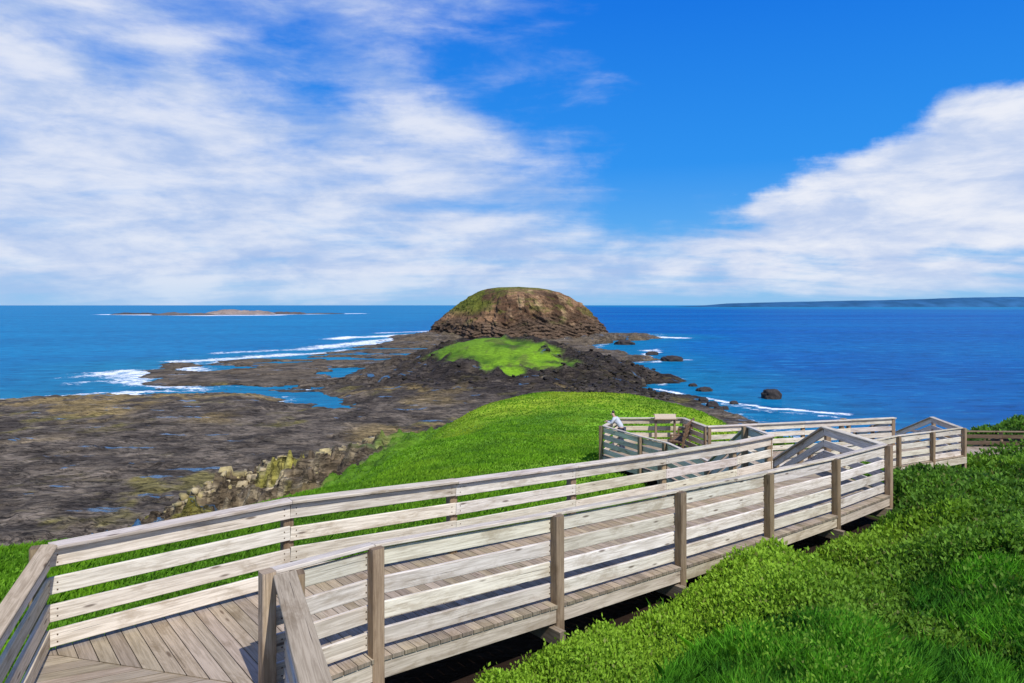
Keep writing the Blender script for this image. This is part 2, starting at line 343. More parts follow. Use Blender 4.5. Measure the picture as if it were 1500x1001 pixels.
# ------------------------------------------------------------ sea
na,nr=620,760
ang=np.radians(np.linspace(-75,75,na));rad=np.exp(np.linspace(math.log(40),math.log(60000),nr))
A_,R_=np.meshgrid(ang,rad);sx=(R_*np.sin(A_)).ravel();sy=(R_*np.cos(A_)).ravel()
m=R_.ravel()<2600
sd=np.full(sx.shape,-500.0);sd[m]=coastsd(sx[m],sy[m])
foam=np.zeros(sx.shape)
FL=[([(960,570),(1000,579),(1060,588),(1120,597),(1180,603),(1245,608)],1.5,1.2),([(1060,592),(1140,604),(1230,611)],2.5,.45),
([(135,549),(180,544),(215,550)],9,.9),([(170,550),(200,562),(300,568)],7,.8),([(258,530),(280,545),(300,556)],9,.85),([(215,575),(300,571)],3,.7),
([(280,529),(400,521),(490,517)],10,.85),([(330,517),(480,510)],10,.65),([(480,508),(560,499),(610,495)],16,.9),([(495,497),(516,494)],12,1.1),([(540,494),(640,489)],16,1.0),([(520,505),(590,503)],13,.9),([(440,512),(540,503)],13,.8),([(560,488),(640,485)],14,.7),
([(955,494),(992,495)],12,1.1),([(60,582),(200,576)],3,.9),([(0,586),(60,584)],2.2,.7),([(985,551),(1000,556)],2,.6),([(955,512),(940,523)],4,.8),([(960,530),(1005,527)],4,.8),([(975,582),(1035,600)],2,.8),
([(158,461.0),(310,462.6),(400,462.0)],34,2.0),([(400,461),(522,459.6)],34,1.9),([(870,489),(960,490)],8,.5),([(100,565),(210,555)],5,.6)]
xs=sx[m];ys=sy[m];fo=np.zeros(xs.shape)
wx=xs+(fbm(xs,ys,14,101,4)-.5)*22;wy=ys+(fbm(xs,ys,14,111,4)-.5)*22
for pts,w,a in FL:
    P=[wp(*p) for p in pts]
    if w<3: X_,Y_=xs+(wx-xs)*.25,ys+(wy-ys)*.25
    else: X_,Y_=wx,wy
    for i in range(len(P)-1): fo=np.maximum(fo,a*np.exp(-(segd(X_,Y_,P[i],P[i+1])/w)**2))
shorey=np.exp(-np.abs(sd[m]+1)/6)*sst(.38,.58,fbm(xs,ys,30,121,3))*(ys>150)*.8*(xs<0)+np.exp(-np.abs(sd[m]+1)/4)*sst(.42,.58,fbm(xs,ys,20,121,3))*(ys>150)*.6*(xs>=0)
fo=np.maximum(fo,shorey*(sd[m]<6));foam[m]=fo
mw,nt,out=mat('sea_water')
pos=N(nt,'ShaderNodeNewGeometry').outputs['Position']
fa=N(nt,'ShaderNodeAttribute',attribute_name='foam').outputs['Fac']
sh=N(nt,'ShaderNodeAttribute',attribute_name='shore').outputs['Fac']
sep=N(nt,'ShaderNodeSeparateXYZ',{0:pos})
w1=NO(nt,MAP(nt,pos,rot=(0,0,.25),scale=(.07,.15,1)),1.0,10,.72,.4)
w2=NO(nt,MAP(nt,pos,rot=(0,0,-.2),scale=(.004,.012,1)),1.0,6,.6,.5)
w3=NO(nt,MAP(nt,pos,rot=(0,0,.1),scale=(.0006,.003,1)),1.0,4,.6,.3)
lr=MR(nt,sep.outputs[0],-300,180,0,1)
deep=MX(nt,lr,(.002,.185,.37,1),(.001,.10,.34,1))
deep=MX(nt,MR(nt,w2,.35,.65,0,.5),deep,MX(nt,lr,(.001,.11,.27,1),(.001,.058,.22,1)))
deep=MX(nt,MR(nt,w3,.4,.7,0,.4),deep,(.004,.21,.43,1))
deep=MX(nt,MA(nt,'MULTIPLY',MR(nt,sep.outputs[1],2200,7000,0,.55),MR(nt,sep.outputs[0],600,3000,0,1)),deep,(.006,.24,.38,1))
teal=MX(nt,MR(nt,sh,0,80,.65,0),deep,(.004,.20,.30,1))
wc=MX(nt,MR(nt,w1,.48,.64,.0,.7),teal,MX(nt,.6,teal,(.0005,.02,.09,1)))
wc=MX(nt,MR(nt,w1,.46,.34,0,.45),wc,(.02,.30,.52,1))
fn=NO(nt,MAP(nt,pos,scale=(.22,.42,1)),1.0,10,.76,1.0)
ft=MA(nt,'ADD',fa,MA(nt,'MULTIPLY',MA(nt,'SUBTRACT',fn,.5),4.2))
fm=MR(nt,ft,.42,.90)
fm=MA(nt,'MULTIPLY',fm,MR(nt,fa,.06,.3))
wh=MR(nt,NO(nt,MAP(nt,pos,scale=(.03,.09,1)),1.0,7,.7,.3),.73,.77,0,.5)
fm=MA(nt,'MAXIMUM',fm,wh)
colw=MX(nt,fm,wc,(.85,.88,.9,1))
bh=MA(nt,'ADD',MA(nt,'MULTIPLY',w1,2.2),MA(nt,'MULTIPLY',NO(nt,pos,.6,5),.35))
bp=N(nt,'ShaderNodeBump',{'Height':bh,'Strength':.9,'Distance':.9})
df=N(nt,'ShaderNodeBsdfDiffuse',{'Color':colw,'Normal':bp.outputs[0]})
gl=N(nt,'ShaderNodeBsdfGlossy',{'Color':(.75,.88,1,1),'Roughness':.22,'Normal':bp.outputs[0]})
fr=MA(nt,'MULTIPLY',MA(nt,'SUBTRACT',1.0,fm),.12)
s=N(nt,'ShaderNodeMixShader',{0:fr,1:df.outputs[0],2:gl.outputs[0]})
nt.links.new(s.outputs[0],out.inputs[0])
o=npmesh('sea',np.stack([sx,sy,np.zeros_like(sx)],1),gridF(nr,na),mw,None,smooth=True,attrs={'foam':foam,'shore':np.clip(-sd,0,300)})
o['kind']='structure';o['label']='deep blue rippled sea with white surf along the reef';o['category']='sea'
# ------------------------------------------------------------ dome island
def island():
    nth,nh=600,190
    cx,cy=4.7,590
    prof_h=[-.08,0,.12,.24,.32,.42,.57,.70,.82,.90,.955,.985,1.0];prof_r=[1.12,1.04,.98,.945,.915,.87,.79,.705,.60,.49,.37,.24,0.0]
    hh=np.interp(np.linspace(0,1,nh),np.linspace(0,1,len(prof_h)),prof_h);rr=np.interp(np.linspace(0,1,nh),np.linspace(0,1,len(prof_h)),prof_r)
    th=np.linspace(0,2*np.pi,nth,endpoint=False)
    T,Hh=np.meshgrid(th,hh);_,Rr=np.meshgrid(th,rr)
    X=np.cos(T);Y=np.sin(T)
    an=fbm(X*60+200,Y*60+Hh*10,16,201,5);gu=fbm(X*60+90+Hh*7,Y*60+90+Hh*6,7,205,5,True)
    fine=fbm(X*70+Hh*60,Y*70+Hh*35,6,207,5,True)
    R=Rr*(1+ (an-.5)*.12-(gu-.6)*.17*sst(.0,.4,Hh)*sst(1,.8,Hh)+(fine-.5)*.09)
    R=R*(1-.07*sst(0,-1,X)*sst(.25,.7,Hh)-.01*sst(0,1,X))
    lob=np.exp(-((np.arctan2(np.sin(T+1.13),np.cos(T+1.13)))/.14)**2)*sst(.35,.0,Hh)*.10
    R+=lob*1.0
    st=(np.floor(Hh*17+an*5)/17-Hh)
    R+=st*.36*sst(.6,.1,Hh)*sst(.02,.06,Hh)
    Hz=Hh*43.5+ (fine-.5)*1.8*sst(1,.6,Hh)*sst(0,.2,Hh)
    Hz=Hz+sst(.8,.97,Hh)*(-1.2*X*R+(an-.5)*2)
    x=cx+X*R*71;y=cy+Y*R*64;z=Hz+1.5
    x=x.ravel();y=y.ravel();z=z.ravel();Hf=Hh.ravel();Xf=X.ravel();gf=gu.ravel();af=an.ravel();ffi=fine.ravel()
    strata=vnoise(z*.8+af*6,x*.05,210)
    c=mixc(C(.028,.021,.016),C(.12,.080,.052),sst(.2,.8,strata*.5+ffi*.6))
    earth=mixc(C(.085,.048,.028),C(.245,.145,.078),sst(.35,.65,fbm(x*1.0,z*.35+y*.2,9,214,5)))
    earth=mixc(earth,C(.42,.28,.155),sst(.56,.68,fbm(x,z*.5+y*.2,7,216,5))*sst(-.4,.2,Xf)*.8)
    earth=mixc(earth,C(.05,.036,.022),sst(.45,.6,strata)*.5)
    c=mixc(c,earth,sst(.30,.44,Hf+(af-.5)*.4))
    gr=mixc(C(.06,.075,.014),C(.125,.145,.022),ffi)
    gmask=np.clip(sst(-.35,-.7,Xf+(fbm(x,z+y,10,222,4)-.5)*1.0)*sst(.40,.6,Hf)+sst(.92,.98,Hf+(af-.5)*.1)*.9,0,1)*sst(.35,.55,fbm(x,z,7,224,4)+.12)*.85
    gmask=np.maximum(gmask,sst(.58,.70,fbm(x,z*1.5+y,8,226,4))*.45*sst(.25,.4,Hf))
    c=mixc(c,gr,gmask)
    i=np.arange(nh-1)[:,None]*nth;j=np.arange(nth)[None,:];jn=(j+1)%nth
    F=np.stack([(i+j).ravel(),(i+jn).ravel(),(i+nth+jn).ravel(),(i+nth+j).ravel()],1)
    o=npmesh('hill',np.stack([x,y,z],1),F,vc_mat('island_rock',.95,.5,.5,1.0,1.2,.1),c,smooth=True)
    o['kind']='structure';o['label']='dome shaped rocky island with bare brown cliffs';o['category']='island'
island()
M_rock=vc_mat('dark_rock',.9,2.0,.4,.7,.2,.2)
def rockmesh(r,seed,flat=.6,base=(.05,.045,.04),sub=3):
    bm=bmesh.new();bmesh.ops.create_icosphere(bm,subdivisions=sub,radius=1)
    V=np.array([v.co[:] for v in bm.verts]);F=np.array([[v.index for v in f.verts] for f in bm.faces]);bm.free()
    n=fbm(V[:,0]*2+seed*7+V[:,2],V[:,1]*2+V[:,2]*1.3+seed,.9,300,4,True)
    V=V*(.6+.75*n)[:,None];V[:,2]*=flat
    V=np.sign(V)*np.abs(V)**.8
    c=C(*base)*(0.5+n[:,None]);return V*np.array(r)[None,:],F,c
def hullrock(seed,flat,base):
    rr=random.Random(seed);bm=bmesh.new()
    for _ in range(13):
        v=Vector((rr.uniform(-1,1),rr.uniform(-1,1),rr.uniform(-1,1)));v=v/max(abs(v.x),abs(v.y),abs(v.z))*rr.uniform(.75,1)
        bm.verts.new((v.x,v.y,v.z*flat))
    bmesh.ops.convex_hull(bm,input=bm.verts[:])
    for v in [v for v in bm.verts if not v.link_faces]: bm.verts.remove(v)
    bmesh.ops.triangulate(bm,faces=bm.faces[:]);bm.verts.index_update()
    V=np.array([v.co[:] for v in bm.verts]);F=np.array([[v.index for v in f.verts] for f in bm.faces]);bm.free()
    return V,F,C(*base)*np.ones((len(V),1))
def searock(px,py,w,h,label,base=(.035,.03,.028)):
    x,y=wp(px,py)
    V,F,c=rockmesh((w/2,w/2.6,h),int(px),1.0,base,4)
    o=npmesh('sea_rock',V,F,M_rock,c);o.location=(x,y,-.1)
    o['label']=label;o['category']='rock';o['group']='rocks standing in the sea'
for a in [(1130,584,5.5,2.8),(985,529,11,2.6),(1032,573,5,1.4),(1044,596,3.5,1.6),(1015,566,3,1.0),(1075,592,2.5,.9),(955,520,7,2.0),(1052,603,2.6,1.6),(1030,590,3.0,1.6),(1062,600,2.,1.),(915,505,14,3)]:
    searock(*a,'dark weathered rock rising out of the shallow sea')
def islet(px0,px1,py,h,seed,base,label):
    xa,ya=wp(px0,py);xb,yb=wp(px1,py);n=90;k=24
    u,v=np.meshgrid(np.linspace(0,1,n),np.linspace(-1,1,k))
    x=xa+(xb-xa)*u;y=ya+v*45
    prof=np.clip((1-np.abs(2*u-1)**5),0,1)*np.clip(1-np.abs(v)**3,0,1)
    z=h*prof*(.25+1.0*fbm(x,y,(xb-xa)*.18,seed,4))-.8
    x,y,z=x.ravel(),y.ravel(),z.ravel()
    c=C(*base)*(.5+fbm(x,y+z*5,18,seed+5,4)[:,None])
    o=npmesh('rock_islet',np.stack([x,y,z],1),gridF(k,n),M_rock,c)
    o['label']=label;o['category']='islet';o['group']='low rocks out at sea'
islet(298,402,461.2,19,401,(.24,.19,.16),'flat topped pinkish rock islet ringed by surf')
islet(225,312,462,11,411,(.12,.10,.085),'low brown rock islet beside the pinkish one')
islet(168,228,461,7,421,(.07,.06,.055),'very low dark reef rock awash in surf')
islet(396,448,460.5,9,431,(.10,.08,.07),'low brown rock shelf beside pinkish islet')
islet(448,505,460,4,441,(.06,.055,.05),'thin dark reef barely above the water')
n=700;u=np.linspace(0,1,n);X0=np.interp(u,[0,1],[2700,14000]);
hh=np.interp(X0,[2700,3300,5000,7500,14000],[2,55,95,150,210])*(.85+.3*fbm(X0,X0*0,900,500,5))
prof=[(-400,0.0),(-300,.35),(0,.8),(500,1.0),(1500,.4)]
V=np.concatenate([np.stack([X0*(1),np.full(n,10000.0)+dy,hh*f-1.0],1) for dy,f in prof])
cc=C(.028,.10,.21)*(.75+.5*fbm(V[:,0],V[:,2]*6,160,510,4)[:,None])  # blue haze of distance is put into the coast's own colour
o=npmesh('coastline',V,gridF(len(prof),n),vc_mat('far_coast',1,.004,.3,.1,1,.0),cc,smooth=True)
o['kind']='structure';o['label']='distant low wooded coast with blue haze in its colour';o['category']='coast'
def boulders(cands,base,label,ground_off=.1,flat=.7,minz=-30.6):
    bases=[hullrock(s,flat,base) for s in range(24)]
    X=np.array([c[0] for c in cands]);Y=np.array([c[1] for c in cands]);zz,I_=terrain(X,Y)
    Vs=[];Fs=[];Cs=[];b=0
    for i,(x,y,r) in enumerate(cands):
        if zz[i]<minz or I_['kgm'][i]>.3: continue
        V,F,c=random.choice(bases);a=random.uniform(0,6.28);t=random.uniform(-.3,.3)
        R=np.array([[math.cos(a),-math.sin(a),0],[math.sin(a),math.cos(a),0],[0,0,1]])@np.array([[1,0,0],[0,math.cos(t),-math.sin(t)],[0,math.sin(t),math.cos(t)]])
        v=(V*r*np.array([[1,random.uniform(.6,1),random.uniform(.6,1.1)]]))@R.T;v[:,0]+=x;v[:,1]+=y;v[:,2]+=zz[i]+CZ+ground_off*r
        Vs.append(v);Fs.append(F+b);b+=len(v);k=random.uniform(.6,1.3);Cs.append(c*k*np.array([[1,1,random.uniform(.6,1.05)]]))
    o=npmesh('boulders',np.concatenate(Vs),np.concatenate(Fs),M_rock,np.concatenate(Cs))
    o['kind']='stuff';o['label']=label;o['category']='boulders'
cd_=[]
for _ in range(1300):
    if random.random()<.65: px=random.uniform(810,985);py=random.uniform(548,592)
    else: px=random.uniform(585,900);py=random.uniform(530,580)
    x,y=wp(px,py);cd_.append((x+random.gauss(0,2),y+random.gauss(0,4),random.uniform(.3,1.0)**2.6*1.15))
boulders(cd_,(.034,.029,.027),'mass of black basalt boulders along the shore')
cd_=[]
for _ in range(420):
    s_=random.random()**1.3;x=-34+18*s_+random.gauss(0,2.0);y=73+7*s_+random.gauss(0,2.6);cd_.append((x,y,.2+random.random()**2.5*.9))
boulders(cd_,(.33,.27,.16),'jagged pale outcrop rocks with yellow lichen',-.5,.8)
# ------------------------------------------------------------ boardwalk
W_rail=wood_mat('weathered_rail_timber',(.74,.695,.61),(.36,.315,.25))
W_cap=wood_mat('weathered_cap_timber',(.61,.56,.47),(.29,.25,.19))
W_post=wood_mat('post_timber',(.32,.24,.16),(.15,.105,.065))
W_deck=wood_mat('deck_timber',(.37,.31,.24),(.18,.145,.10))
W_edge=wood_mat('bearer_timber',(.58,.52,.42),(.29,.245,.18))
def rt(a=.1,w=0): 
    k=1+random.uniform(-a,a);return (k,k*(1-random.uniform(0,.05)),k*(1-random.uniform(0,.12)))
def gz(x,y):
    z,_=terrain(np.array([x],float),np.array([y],float),False);return float(z[0])
rows=[.135,.385,.640,.905]
def railing(pts,side,label,bolts=False,sub=2.7,skip=(),capw=.145,ctint=(1,1,1),btint=(1,1,1),rws=rows,H=1.05):
    P=[pts[0]];
    for i in range(1,len(pts)):
        a,b=pts[i-1],pts[i];L=math.hypot(b[0]-a[0],b[1]-a[1]);k=max(1,math.ceil(L/sub))
        for j in range(1,k+1): P.append(tuple(a[q]+(b[q]-a[q])*j/k for q in range(3)))
    base=(P[0][0],P[0][1],P[0][2]+CZ-1.05)
    e=empty('boardwalk_railing',label,'railing',base,'weathered timber railings of the boardwalk')
    nrm=[]
    for i in range(len(P)-1):
        dx,dy=P[i+1][0]-P[i][0],P[i+1][1]-P[i][1];l=math.hypot(dx,dy);nrm.append((-dy/l*side,dx/l*side))
    for r in list(rws)+['cap']:
        mb=MB()
        for i in range(len(P)-1):
            a=Vector((P[i][0],P[i][1],P[i][2]+CZ));b_=Vector((P[i+1][0],P[i+1][1],P[i+1][2]+CZ));d=(b_-a).normalized()
            a2=a+d*.003;b2=b_-d*.003
            if r=='cap':
                j=random.uniform(-.003,.003);n_=Vector((nrm[i][0],nrm[i][1],0))
                up=(Vector((0,0,1))+n_*(-.10)).normalized()
                o2=n_*(-.012)
                t_=rt(.12);t_=tuple(t_[q]*ctint[q] for q in range(3))
                mb.beam(a2+Vector((0,0,-.018+j))+o2,b2+Vector((0,0,-.018-j))+o2,capw,.036,up,.006,t_)
            else:
                z=-1.05+r;j1=random.uniform(-.009,.009);j2=random.uniform(-.009,.009)
                t_=rt(.16);t_=tuple(t_[q]*btint[q] for q in range(3))
                mb.beam(a2+Vector((0,0,z+j1)),b2+Vector((0,0,z+j2)),.036,.165,(0,0,1),.006,t_)
                if bolts:
                    n_=Vector((nrm[i][0],nrm[i][1],0))
                    for s_ in (a2+d*.07,b2-d*.07):
                        for dz in (-.035,.035):
                            q=s_+Vector((0,0,z+dz));mb.beam(q-n_*.0215,q+n_*.0215,.014,.014,(0,0,1),.004,(.25,.18,.13))
        o=mb.build('handrail' if r=='cap' else 'rail_board',W_cap if r=='cap' else W_rail);adopt(o,e)
    for i in range(len(P)):
        if i in skip: continue
        ns=[nrm[k] for k in (i-1,i) if 0<=k<len(nrm)]
        nx=sum(q[0] for q in ns)/len(ns);ny=sum(q[1] for q in ns)/len(ns);l=math.hypot(nx,ny);f=.083/ (l*l) if l>.5 else .09
        x,y=P[i][0]+nx*f,P[i][1]+ny*f
        zb=min(gz(x,y)-.15,P[i][2]-1.5)+CZ
        mb=MB();nn=nrm[min(i,len(nrm)-1)]
        lean=random.uniform(-.008,.008)
        mb.beam((x,y,zb),(x+lean,y-lean,P[i][2]+CZ-.012),.125,.125,(nn[0],nn[1],0),.012,rt(.2))
        o=mb.build('post',W_post);adopt(o,e)
    return e
def z3(p,t): return (p[0],p[1],t)
AC=(-1.95,5.90)
railing([z3(off(AC,Vd,4.2),-2.31),z3(off(AC,Vd,2.1),-2.31),z3(AC,-2.31)],-1,'brown weathered timber railing beside the approach landing',True,capw=.19,ctint=(.70,.64,.57))
e_=railing([z3(C0,-2.31)]+[z3(Np(t),topz(t)) for t in range(6)],-1,'long sun bleached timber railing on sloping boardwalk',True,skip=(0,))
mb=MB();mb.beam((-2.115,5.90,CZ-4.2),(-2.115,5.90,CZ-2.30),.12,.12,(.646,-.763,0),.01,(1.6,1.65,1.7));adopt(mb.build('post',W_post),e_)
railing([z3(N5,-2.93),z3(ST1b,-2.93),z3(ST1d,-4.35)],-1,'timber railing turning and descending beside steps')
railing([z3(B3,-2.31),z3(off(FC,Vd,2.6),-2.31),z3(FC,-2.31)],1,'dull brown grey timber railing of the corner landing',True,ctint=(.75,.68,.58),btint=(1,.93,.82))
railing([z3(FC,-2.31)]+[z3(Fp(t),topz(t)) for t in (0,1,2,3,4,4.6)],1,'long pale timber railing with four boards above grass',True,skip=(0,))
railing([z3(F46,-2.91),z3(ST1a,-2.91),z3(ST1c,-4.35)],1,'timber railing descending steeply beside the steps')
railing([z3(ST1c,-4.35),(4.9,21.6,-4.35),(4.3,22.6,-4.35),(3.3,24.6,-4.35),(4.1,26.35,-4.35),(6.6,26.35,-4.35),(7.0,24.5,-4.35)],1,'timber railing wrapped around the lookout platform',btint=(1,.95,.86))
railing([(7.0,24.5,-4.35),(14.8,26.4,-4.35)],1,'long low timber railing beyond the steps',sub=2.3)
railing([z3(ST1d,-4.35),(12.9,22.9,-4.38),(16.2,24.6,-4.42)],-1,'timber railing of the lower boardwalk above bushes',sub=2.2)
railing([(16.2,24.6,-4.42),(16.6,27,-4.42),(16.55,29.4,-5.45)],-1,'timber railing zigzagging down to the lower path')
railing([(14.8,26.4,-4.35),(14.75,29.2,-5.42)],1,'short timber stair railing leading to the path')
railing([(18.0,31.3,-5.75),(24.5,31.0,-5.75),(42,30.2,-5.75)],1,'low dark brown timber railing along the lower path',sub=2.5,ctint=(.36,.29,.23),btint=(.22,.17,.13),rws=[.50,.80])
railing([(12.6,25.9,-4.3),(13.7,28.3,-4.9)],1,'short sloping timber railing at the stair head')
def deck(poly,pd,zf,lab,pw=.14,gap=.008,thick=.038,dz=0.0):
    mb=MB();pd=np.array(pd)/np.linalg.norm(pd);st=np.array([-pd[1],pd[0]])
    P=np.array(poly);s=P@st;n=len(P);area=sum(P[i][0]*P[(i+1)%n][1]-P[(i+1)%n][0]*P[i][1] for i in range(n));sg=1 if area>0 else -1
    def clip(q):
        lo,hi=-1e9,1e9;o=st*q
        for i in range(n):
            a=P[i];b=P[(i+1)%n];nn=np.array([(b-a)[1],-(b-a)[0]])*sg
            den=nn@pd;num=nn@(a-o)
            if abs(den)<1e-9:
                if num<-1e-9: return 0,0
                continue
            t=num/den
            if den>0: hi=min(hi,t)
            else: lo=max(lo,t)
        return lo,hi
    q=s.min()
    while q<s.max():
        q0=q+gap/2;q1=min(q+pw-gap/2,s.max()-.002)
        l0,h0=clip(q0);l1,h1=clip(q1);w=random.uniform(-.0012,.0012)
        if max(h0-l0,h1-l1)>.04:
            h0=max(h0,l0);h1=max(h1,l1)
            if h0-l0<.01: l0=h0=(l1+h1)/2
            if h1-l1<.01: l1=h1=(l0+h0)/2
            cs=[st*q0+pd*l0,st*q1+pd*l1,st*q1+pd*h1,st*q0+pd*h0]
            mb.plank([(c[0],c[1],zf(*c)+CZ+w+dz) for c in cs],thick,rt(.2))
        q+=pw
    o=mb.build('boardwalk',W_deck);o['kind']='structure';o['label']=lab;o['category']='boardwalk'
def rz_(x,y):
    t=((x+1.353)*U[0]+(y-6.6)*U[1])/2.412;return topz(t)-1.05
L='grey weathered plank boardwalk deck'
deck(PA,NO_,lambda x,y:-3.36,L,dz=.004);deck(PB,(.914,.406),lambda x,y:-3.36,L,dz=-.004)
deck(PR,NO_,rz_,L);deck(PT,(1,.05),lambda x,y:-3.985,L,dz=-.006)
deck(PL1,(.5,.87),lambda x,y:-5.4,L);deck(PL2,(-.2,1),lambda x,y:-5.4,L,dz=-.005);deck(PLK,(1,.2),lambda x,y:-5.4,L,dz=-.009)
deck(PP,(0,1),lambda x,y:-6.45,'brown plank path at the foot of the steps')
mb=MB()
ts=[-.42,0,1,2,3,4,5]
for i in range(len(ts)-1):
    for fn_,o_ in ((Np,.10),(Fp,-.10)):
        a=off(fn_(ts[i]),NO_,o_);b=off(fn_(ts[i+1]),NO_,o_)
        if fn_ is Fp and ts[i+1]>4.6: b=off(Fp(4.6),NO_,o_)
        mb.beam((a[0],a[1],topz(ts[i])-1.05+CZ-.13),(b[0],b[1],topz(ts[i+1])-1.05+CZ-.13),.045,.17,(0,0,1),.004,rt(.1))
for t in range(0,6):
    z=topz(t)-1.05+CZ
    a=off(Np(t-.04),NO_,.27);b=off(Fp(t-.04),NO_,-.3)
    if t==5: b=off(Fp(4.6),NO_,-.1)
    mb.beam((a[0],a[1],z-.34),(b[0],b[1],z-.34),.09,.19,(0,0,1),.005,(.5,.45,.4))
for poly,z in ((PL1,-5.4),(PL2,-5.4),(PLK,-5.4),(PP,-6.45),(PT,-3.98)):
    for i in range(len(poly)):
        a=poly[i];b=poly[(i+1)%len(poly)];mb.beam((a[0],a[1],z+CZ-.16),(b[0],b[1],z+CZ-.16),.045,.22,(0,0,1),.004,rt(.15))
o=mb.build('boardwalk',W_edge);o['kind']='structure';o['label']='pale timber edge boards and bearers under the deck';o['category']='boardwalk'
def steps(a,b,c,d,z0,z1,n,lab):
    mb=MB()
    for i in range(n):
        f=(i+.5)/n;z=z0+(z1-z0)*(i+1)/(n+1)+CZ
        p=[a[k]+(c[k]-a[k])*f for k in (0,1)];q=[b[k]+(d[k]-b[k])*f for k in (0,1)]
        mb.beam((p[0],p[1],z-.02),(q[0],q[1],z-.02),.3,.04,(0,0,1),.004,rt(.15))
    for p,q in ((a,c),(b,d)): mb.beam((p[0],p[1],z0+CZ-.2),(q[0],q[1],z1+CZ-.15),.05,.28,(0,0,1),.004,rt(.1))
    o=mb.build('steps',W_deck);o['kind']='structure';o['label']=lab;o['category']='steps'
steps(ST1a,ST1b,ST1c,ST1d,-3.98,-5.4,7,'flight of weathered timber steps to the lower deck')
steps((14.8,26.5),(16.6,27.05),(14.8,29.3),(16.6,29.3),-5.4,-6.45,6,'timber steps down to the lower path')
# ------------------------------------------------------------ bench, sign, person
def bench(x,y,rot):
    e=empty('park_bench','brown slatted timber bench on the lookout platform','bench',(0,0,0))
    W=wood_mat('bench_timber',(.24,.16,.10),(.10,.065,.04))
    def mk(nm,bs):
        m_=MB()
        for b in bs: m_.beam(*b,(0,0,1),.005,rt(.1)) if len(b)==4 else m_.beam(*b[:4],b[4],.005,rt(.1))
        o=m_.build(nm,W);o.parent=e
    mk('seat',[((-.85,-.18+i*.12,.45),(.85,-.18+i*.12,.45),.1,.04) for i in range(4)])
    mk('backrest',[((-.85,.27+i*.035,.58+i*.15),(.85,.27+i*.035,.58+i*.15),.03,.12) for i in range(4)])
    for sx_ in (-.7,.7):
        mk('leg',[((sx_,-.16,0),(sx_,-.16,.43),.08,.08,(0,1,0)),((sx_,.2,0),(sx_,.38,1.08),.08,.08,(1,0,0)),((sx_,-.2,.40),(sx_,.25,.40),.06,.06),((sx_,-.2,.66),(sx_,.3,.68),.07,.04),((sx_,-.18,.43),(sx_,-.18,.65),.06,.06,(0,1,0))])
    e.location=(x,y,CZ-5.4);e.rotation_euler=(0,0,rot)
bench(6.25,25.45,math.radians(-115))
e=empty('information_sign','low thin brown interpretive panel on two timber legs','sign',(5.85,26.05,CZ-5.4))
m_=MB();m_.beam((-.40,0,1.13),(.40,0,1.13),.24,.03,(0,-1.3,1),.004,(1,1,1));o=m_.build('sign_panel',plain('panel_tan',(.42,.33,.24),.6));o.parent=e
m_=MB()
m_.beam((-.44,-.10,1.05),(.44,-.10,1.05),.05,.04);m_.beam((-.44,.10,1.20),(.44,.10,1.20),.05,.04)
o=m_.build('frame',W_post);o.parent=e
for sx_ in (-.36,.36):
    m_=MB();m_.beam((sx_,.03,0),(sx_,.03,1.12),.08,.08,(0,1,0));o=m_.build('leg',W_post);o.parent=e
def skin(name,verts,edges,radii,roots,mt,parent,lev=2):
    me=bpy.data.meshes.new(name);me.from_pydata(verts,edges,[]);o=bpy.data.objects.new(name,me);COL.objects.link(o)
    mo=o.modifiers.new('skin','SKIN');mo.use_smooth_shade=True
    for i,r in enumerate(radii):
        sv=me.skin_vertices[0].data[i];sv.radius=(r,r*.85) if not isinstance(r,tuple) else r;sv.use_root=i in roots
    s_=o.modifiers.new('sub','SUBSURF');s_.levels=lev;s_.render_levels=lev
    me.materials.append(mt);o.parent=parent;return o
